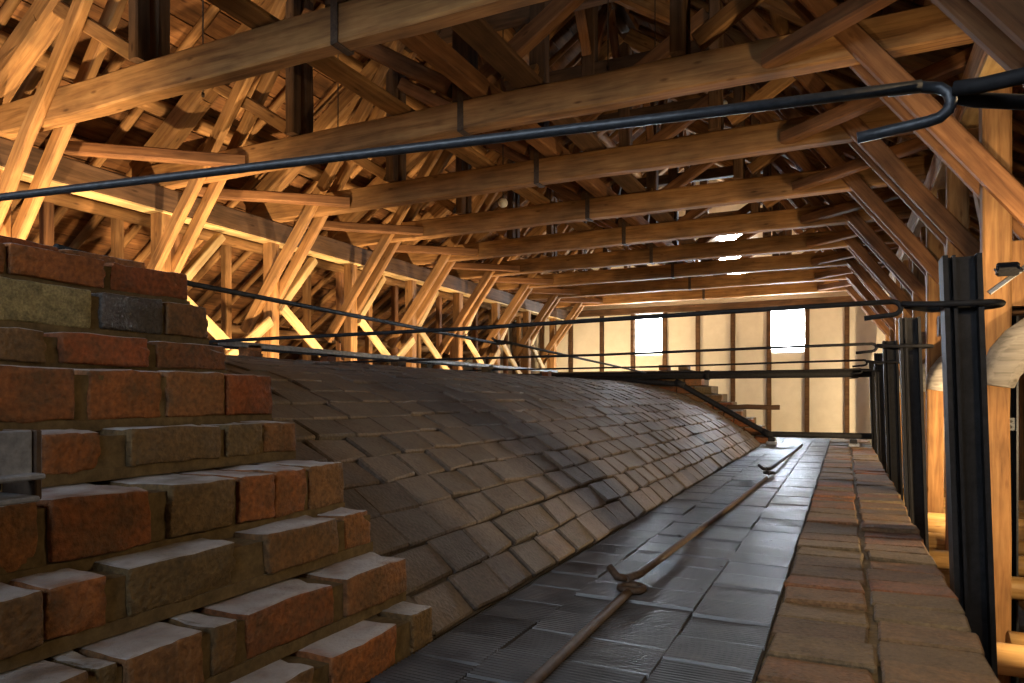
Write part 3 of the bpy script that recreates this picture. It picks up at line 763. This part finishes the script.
for a in (1.1, 2.35, 3.6, 4.85, 6.3):
    for s in (-1, 1):
        n = ''
        z = roof_z(a)-0.03-0.135-0.125
        o = log('log_purlin', (XC+s*a, TY[0]-0.6, z), (XC+s*a, WY-0.02, z), 0.085, 'timber', seg=24, bend=0.025)
        ww = {1.1: 'topmost', 2.35: 'second highest', 3.6: 'middle', 4.85: 'second lowest', 6.3: 'lowest'}[a]
        tag(o, '%s round log purlin of the roof slope %s' % (ww, 'beyond the vault' if s < 0 else 'above the buckstays'), 'purlin', 'log purlins')
# rafters
ny = 0; y = TY[0]-0.3
rm = []
a0, a1 = 0.06, EAVE-0.05
Lr = (a1-a0)/math.cos(ang)
for k in range(6): rm.append(log_mesh(Lr, 0.052, 0.042, n=8, seg=8, bend=0.02))
while y < WY-0.15:
    for s in (-1, 1):
        o = link('pole_rafter', random.choice(rm), 'timber')
        am = (a0+a1)/2; p = Vector((XC+s*am, y+random.uniform(-.05, .05), roof_z(am)-0.085))
        o.matrix_world = Matrix.Translation(p) @ frame_of(Vector((XC+s*a1, 0, roof_z(a1))), Vector((XC+s*a0, 0, roof_z(a0)))).to_4x4()
        tag(o, '%s round pole rafter from the stepped wall, ' % nth(ny) + ('beyond the vault' if s < 0 else 'above the buckstays'), 'rafter', 'pole rafters ' + ('beyond the vault' if s < 0 else 'above the buckstays'))
    y += 0.47; ny += 1
# outer posts under the lower purlins
for k in range(1, 19):
    y = TY[0]+0.81*k+0.25
    if y > WY-0.3: break
    for s in (-1, 1):
        a = 4.85; z = roof_z(a)-0.35
        o = beam('purlin_post', (XC+s*a, y, FLOORZ), (XC+s*a, y, z+0.02), 0.10, 0.11, 'timber_red' if k % 2 else 'timber', up=(0, 1, 0), seg=4)
        tag(o, '%s slim post from the stepped wall under the purlin ' % nth(k-1) + ('beyond the vault' if s < 0 else 'behind the buckstays'), 'post', 'purlin posts ' + ('beyond the vault' if s < 0 else 'behind the buckstays'))
# thin hanging rods
for i, (x, y0p, y1p, ti, lb) in enumerate(((203, -80, 97, 1, 'thin iron rod hanging past the seventh truss'), (338, -20, 130, 2, 'thin iron hanger by the next truss post'), (608, -60, 70, 2, 'thin iron hanger near the king posts'), (655, -20, 105, 3, 'thin cord hanging right of the king posts'))):
    a = on_y(x, y1p, TY[ti]+0.25); top = roof_z(a.x-XC)-0.05
    o = empty('hanging_rod', a); tag(o, ['thin iron rod hanging from the roof planks over the vault', 'thin iron hanger beside a queen post', 'thin iron hanger among the king posts', 'thin cord hanging beside the far king posts'][i], 'rod')
    tube('shaft', [tuple(a), (a.x, a.y, top)], 0.006, 'iron_rust', o, 6); tube('nut', [tuple(a), (a.x, a.y, a.z+0.03)], 0.012, 'iron_rust', o, 6)
for i, (x, y_, ti) in enumerate(((503, 203, 3), (722, 105, 3))):
    p = on_y(x, y_, TY[ti]+0.9)
    o = empty('bulb_holder', p); tag(o, ['small white ceramic lamp holder beside the king posts', 'small white ceramic lamp holder nearer the buckstay side'][i], 'lamp holder')
    bm = bmesh.new(); bmesh.ops.create_uvsphere(bm, u_segments=12, v_segments=8, radius=0.06); link('globe', me_from(bm, smooth=True), 'white_ceramic', o)
    tube('cord', [tuple(p), (p.x, p.y, roof_z(p.x-XC)-0.08)], 0.006, 'iron', o, 6)

# ================================================================== RIGHT-HAND AISLE
for ti, y in enumerate(TY):
    if ti < 2 or ti > 7: continue
    X0 = XC+PA
    o = beam('aisle_beam', (X0-0.12, y+0.16, 1.20), (XC+6.0, y+0.16, 1.20), 0.13, 0.17, 'timber_dark', seg=6); tag(o, 'dark cross beam reaching outwards from the post of the %s truss' % names9[ti], 'beam', 'aisle cross beams')
    # naturally bent crook
    pts = []
    for k in range(9):
        f = k/8; pts.append(Vector((X0-0.01+0.72*(1-math.cos(f*math.pi/2)), y-0.16, 0.66+0.44*math.sin(f*math.pi/2))))
    vs, fs = [], []
    for k, p in enumerate(pts):
        wv = 0.08; hv = 0.085 + 0.05*math.sin(k/8*math.pi); tn = (pts[min(8, k+1)]-pts[max(0, k-1)]).normalized(); nn = Vector((-tn.z, 0, tn.x))
        for q in range(8):
            a = 2*math.pi*(q+0.5)/8; vs.append(p + Vector((0, 1, 0))*wv*math.cos(a) + nn*hv*math.sin(a))
    for k in range(8):
        for q in range(8): fs.append((k*8+q, k*8+(q+1) % 8, (k+1)*8+(q+1) % 8, (k+1)*8+q))
    fs += [tuple(range(7, -1, -1)), tuple(range(64, 72))]
    me = bpy.data.meshes.new('crook'); me.from_pydata(vs, [], fs); me.update()
    for p_ in me.polygons: p_.use_smooth = True
    o = link('crook_brace', me, 'timber_grey'); tag(o, 'bent pale grey timber crook beside the post of the %s truss' % names9[ti], 'brace', 'bent crooks')

# logs laid as loose joists beside the kiln
LZ = -0.60
yl = [2.60, 3.40, 4.14, 4.80, 5.55, 6.26, 7.06, 7.75, 8.26, 8.96, 9.6, 10.4, 10.85]
for i, y in enumerate(yl):
    r = random.uniform(0.075, 0.105)
    dz = 0.12 if i == 3 else 0.0
    if i == 3: r = 0.10
    o = log('joist_log', (KERB+0.14+(0.40 if i == 3 else 0), y, LZ-r-dz), (4.6, y+random.uniform(-.1, .1), LZ-r-dz), r, 'log_wood', seg=10)
    tag(o, '%s pale loose joist log beside the kiln, counted from the stepped wall' % nth(i), 'log', 'loose joist logs beside the kiln')
for i, (x, y) in enumerate(((1.30, 3.0), (1.95, 3.75))):
    o = log('joist_log', (x, y-0.9, LZ-0.44), (x+0.1, y+6.5, LZ-0.44), 0.10, 'log_wood', seg=10); tag(o, ['thick bearer log under the joist logs close to the kiln', 'thick bearer log under the joist logs further out'][i], 'log')

# steel column with pale edges
sc_ = empty('steel_column', (1.5, 6.05, FLOORZ)); tag(sc_, 'dark steel column with pale flange edges beside the timber post', 'steel column')
CY = 6.05; cx = on_y(1003, 400, CY).x
for nm, dx, s, mt in (('flange', 0.0, (0.012, 0.12), 'iron_blue'), ('flange', 0.075, (0.012, 0.12), 'iron_blue'), ('web', 0.0375, (0.063, 0.012), 'iron')):
    o = link(nm, box_mesh((s[0], s[1], 2.9)), mt, None, (cx+dx, CY+(0.03 if nm == 'web' else 0), FLOORZ+1.45)); child_at(o, sc_)
o = link('batten_plate', box_mesh((0.066, 0.01, 0.09)), 'iron_blue', None, (cx+0.0375, CY-0.03, CAMZ-0.2)); child_at(o, sc_)
for k in range(2):
    bm = bmesh.new(); bmesh.ops.create_uvsphere(bm, u_segments=8, v_segments=6, radius=0.012); o = link('bolt', me_from(bm), 'steel_grey', None, (cx+0.0375, CY-0.038, CAMZ-0.18-0.04*k)); child_at(o, sc_)
# conduit strip
a = on_y(989, 293, 4.3); b = on_y(1032, 262, 4.3)
o = beam('conduit', a, b, 0.02, 0.025, 'steel_grey', seg=1, jit=0, ch=0.004); tag(o, 'pale metal conduit slanting past the crook timber', 'conduit')

# floodlights --------------------------------------------------------
def floodlight(loc, target, power, label, size=1.3, col=(1.0, 0.70, 0.38), foot=None, blend=0.6, sc=1.0):
    loc = Vector(loc); d = (Vector(target)-loc).normalized()
    rot = d.to_track_quat('-Z', 'Y').to_matrix()
    o = empty('floodlight', loc); tag(o, label, 'floodlight', 'warm floodlights')
    mt = Matrix.Translation(loc) @ rot.to_4x4() @ Matrix.Scale(sc, 4)
    def put(nm, me, mat, off=(0, 0, 0)):
        q = link(nm, me, mat); q.parent = o; q.matrix_parent_inverse = Matrix.Translation(-loc); q.matrix_basis = mt @ Matrix.Translation(off)
    put('housing', box_mesh((0.16, 0.11, 0.06), 0.012), 'iron', (0, 0, 0.045)); put('lens', box_mesh((0.13, 0.085, 0.006)), 'lamp_glass', (0, 0, 0.010))
    bm = bmesh.new()
    for sx in (-1, 1): bm_box(bm, (sx*0.09, 0, 0.07), (0.006, 0.02, 0.09))
    bm_box(bm, (0, 0, 0.118), (0.186, 0.02, 0.006)); put('bracket', me_from(bm), 'iron')
    if foot is not None:
        q = tube('stand', [tuple(loc+Vector((0, 0, -0.12)) - d*0.12), (loc.x-d.x*0.12, loc.y-d.y*0.12, foot)], 0.014, 'iron', o, 8)
    ld = bpy.data.lights.new('floodlight_beam', 'SPOT'); ld.energy = power; ld.color = col; ld.spot_size = math.radians(150 if size > 1.7 else 128 if size > 1.1 else 160); ld.spot_blend = blend; ld.shadow_soft_size = 0.05
    L = bpy.data.objects.new('floodlight_beam', ld); COL.objects.link(L); L.parent = o; L.matrix_parent_inverse = Matrix.Translation(-loc); L.matrix_basis = mt @ Matrix.Translation((0, 0, -0.02))
ordl = ['first', 'second', 'third', 'fourth', 'fifth']
for i, y in enumerate((2.0, 5.0, 8.2, 11.6, 15.2)):
    floodlight((-5.2, y, 0.45), [(-6.8, y+0.5, 2.6), (-7.5, y+0.3, 2.4), (-7.6, y+0.2, 2.3), (-7.6, y+0.2, 2.3), (-5.6, 17.6, 1.5)][i], [900, 820, 560, 400, 420][i], '%s warm floodlight beyond the vault counted from the stepped wall' % ordl[i], foot=0.0)
for i, y in enumerate((3.75, 7.4, 11.2, 14.8)):
    floodlight((1.62, y, 0.30), (0.5, y+0.5, 0.25) if i < 3 else (-0.2, 17.6, 1.4), [230, 300, 300, 420][i], '%s warm floodlight below the posts behind the buckstays' % ordl[i], size=1.8, foot=FLOORZ)
pk = on_y(1006, 268, 4.25)
floodlight(pk, (0.3, 9.0, 3.2), 60, 'black clamp floodlight above the buckstay, aimed away at the trusses', size=1.6, sc=0.6)
floodlight((0.80, 1.55, 1.30), (-0.55, 2.3, 0.0), 38, 'black floodlight on a stand outside the kerb, aimed at the deck', size=1.8, foot=FLOORZ)
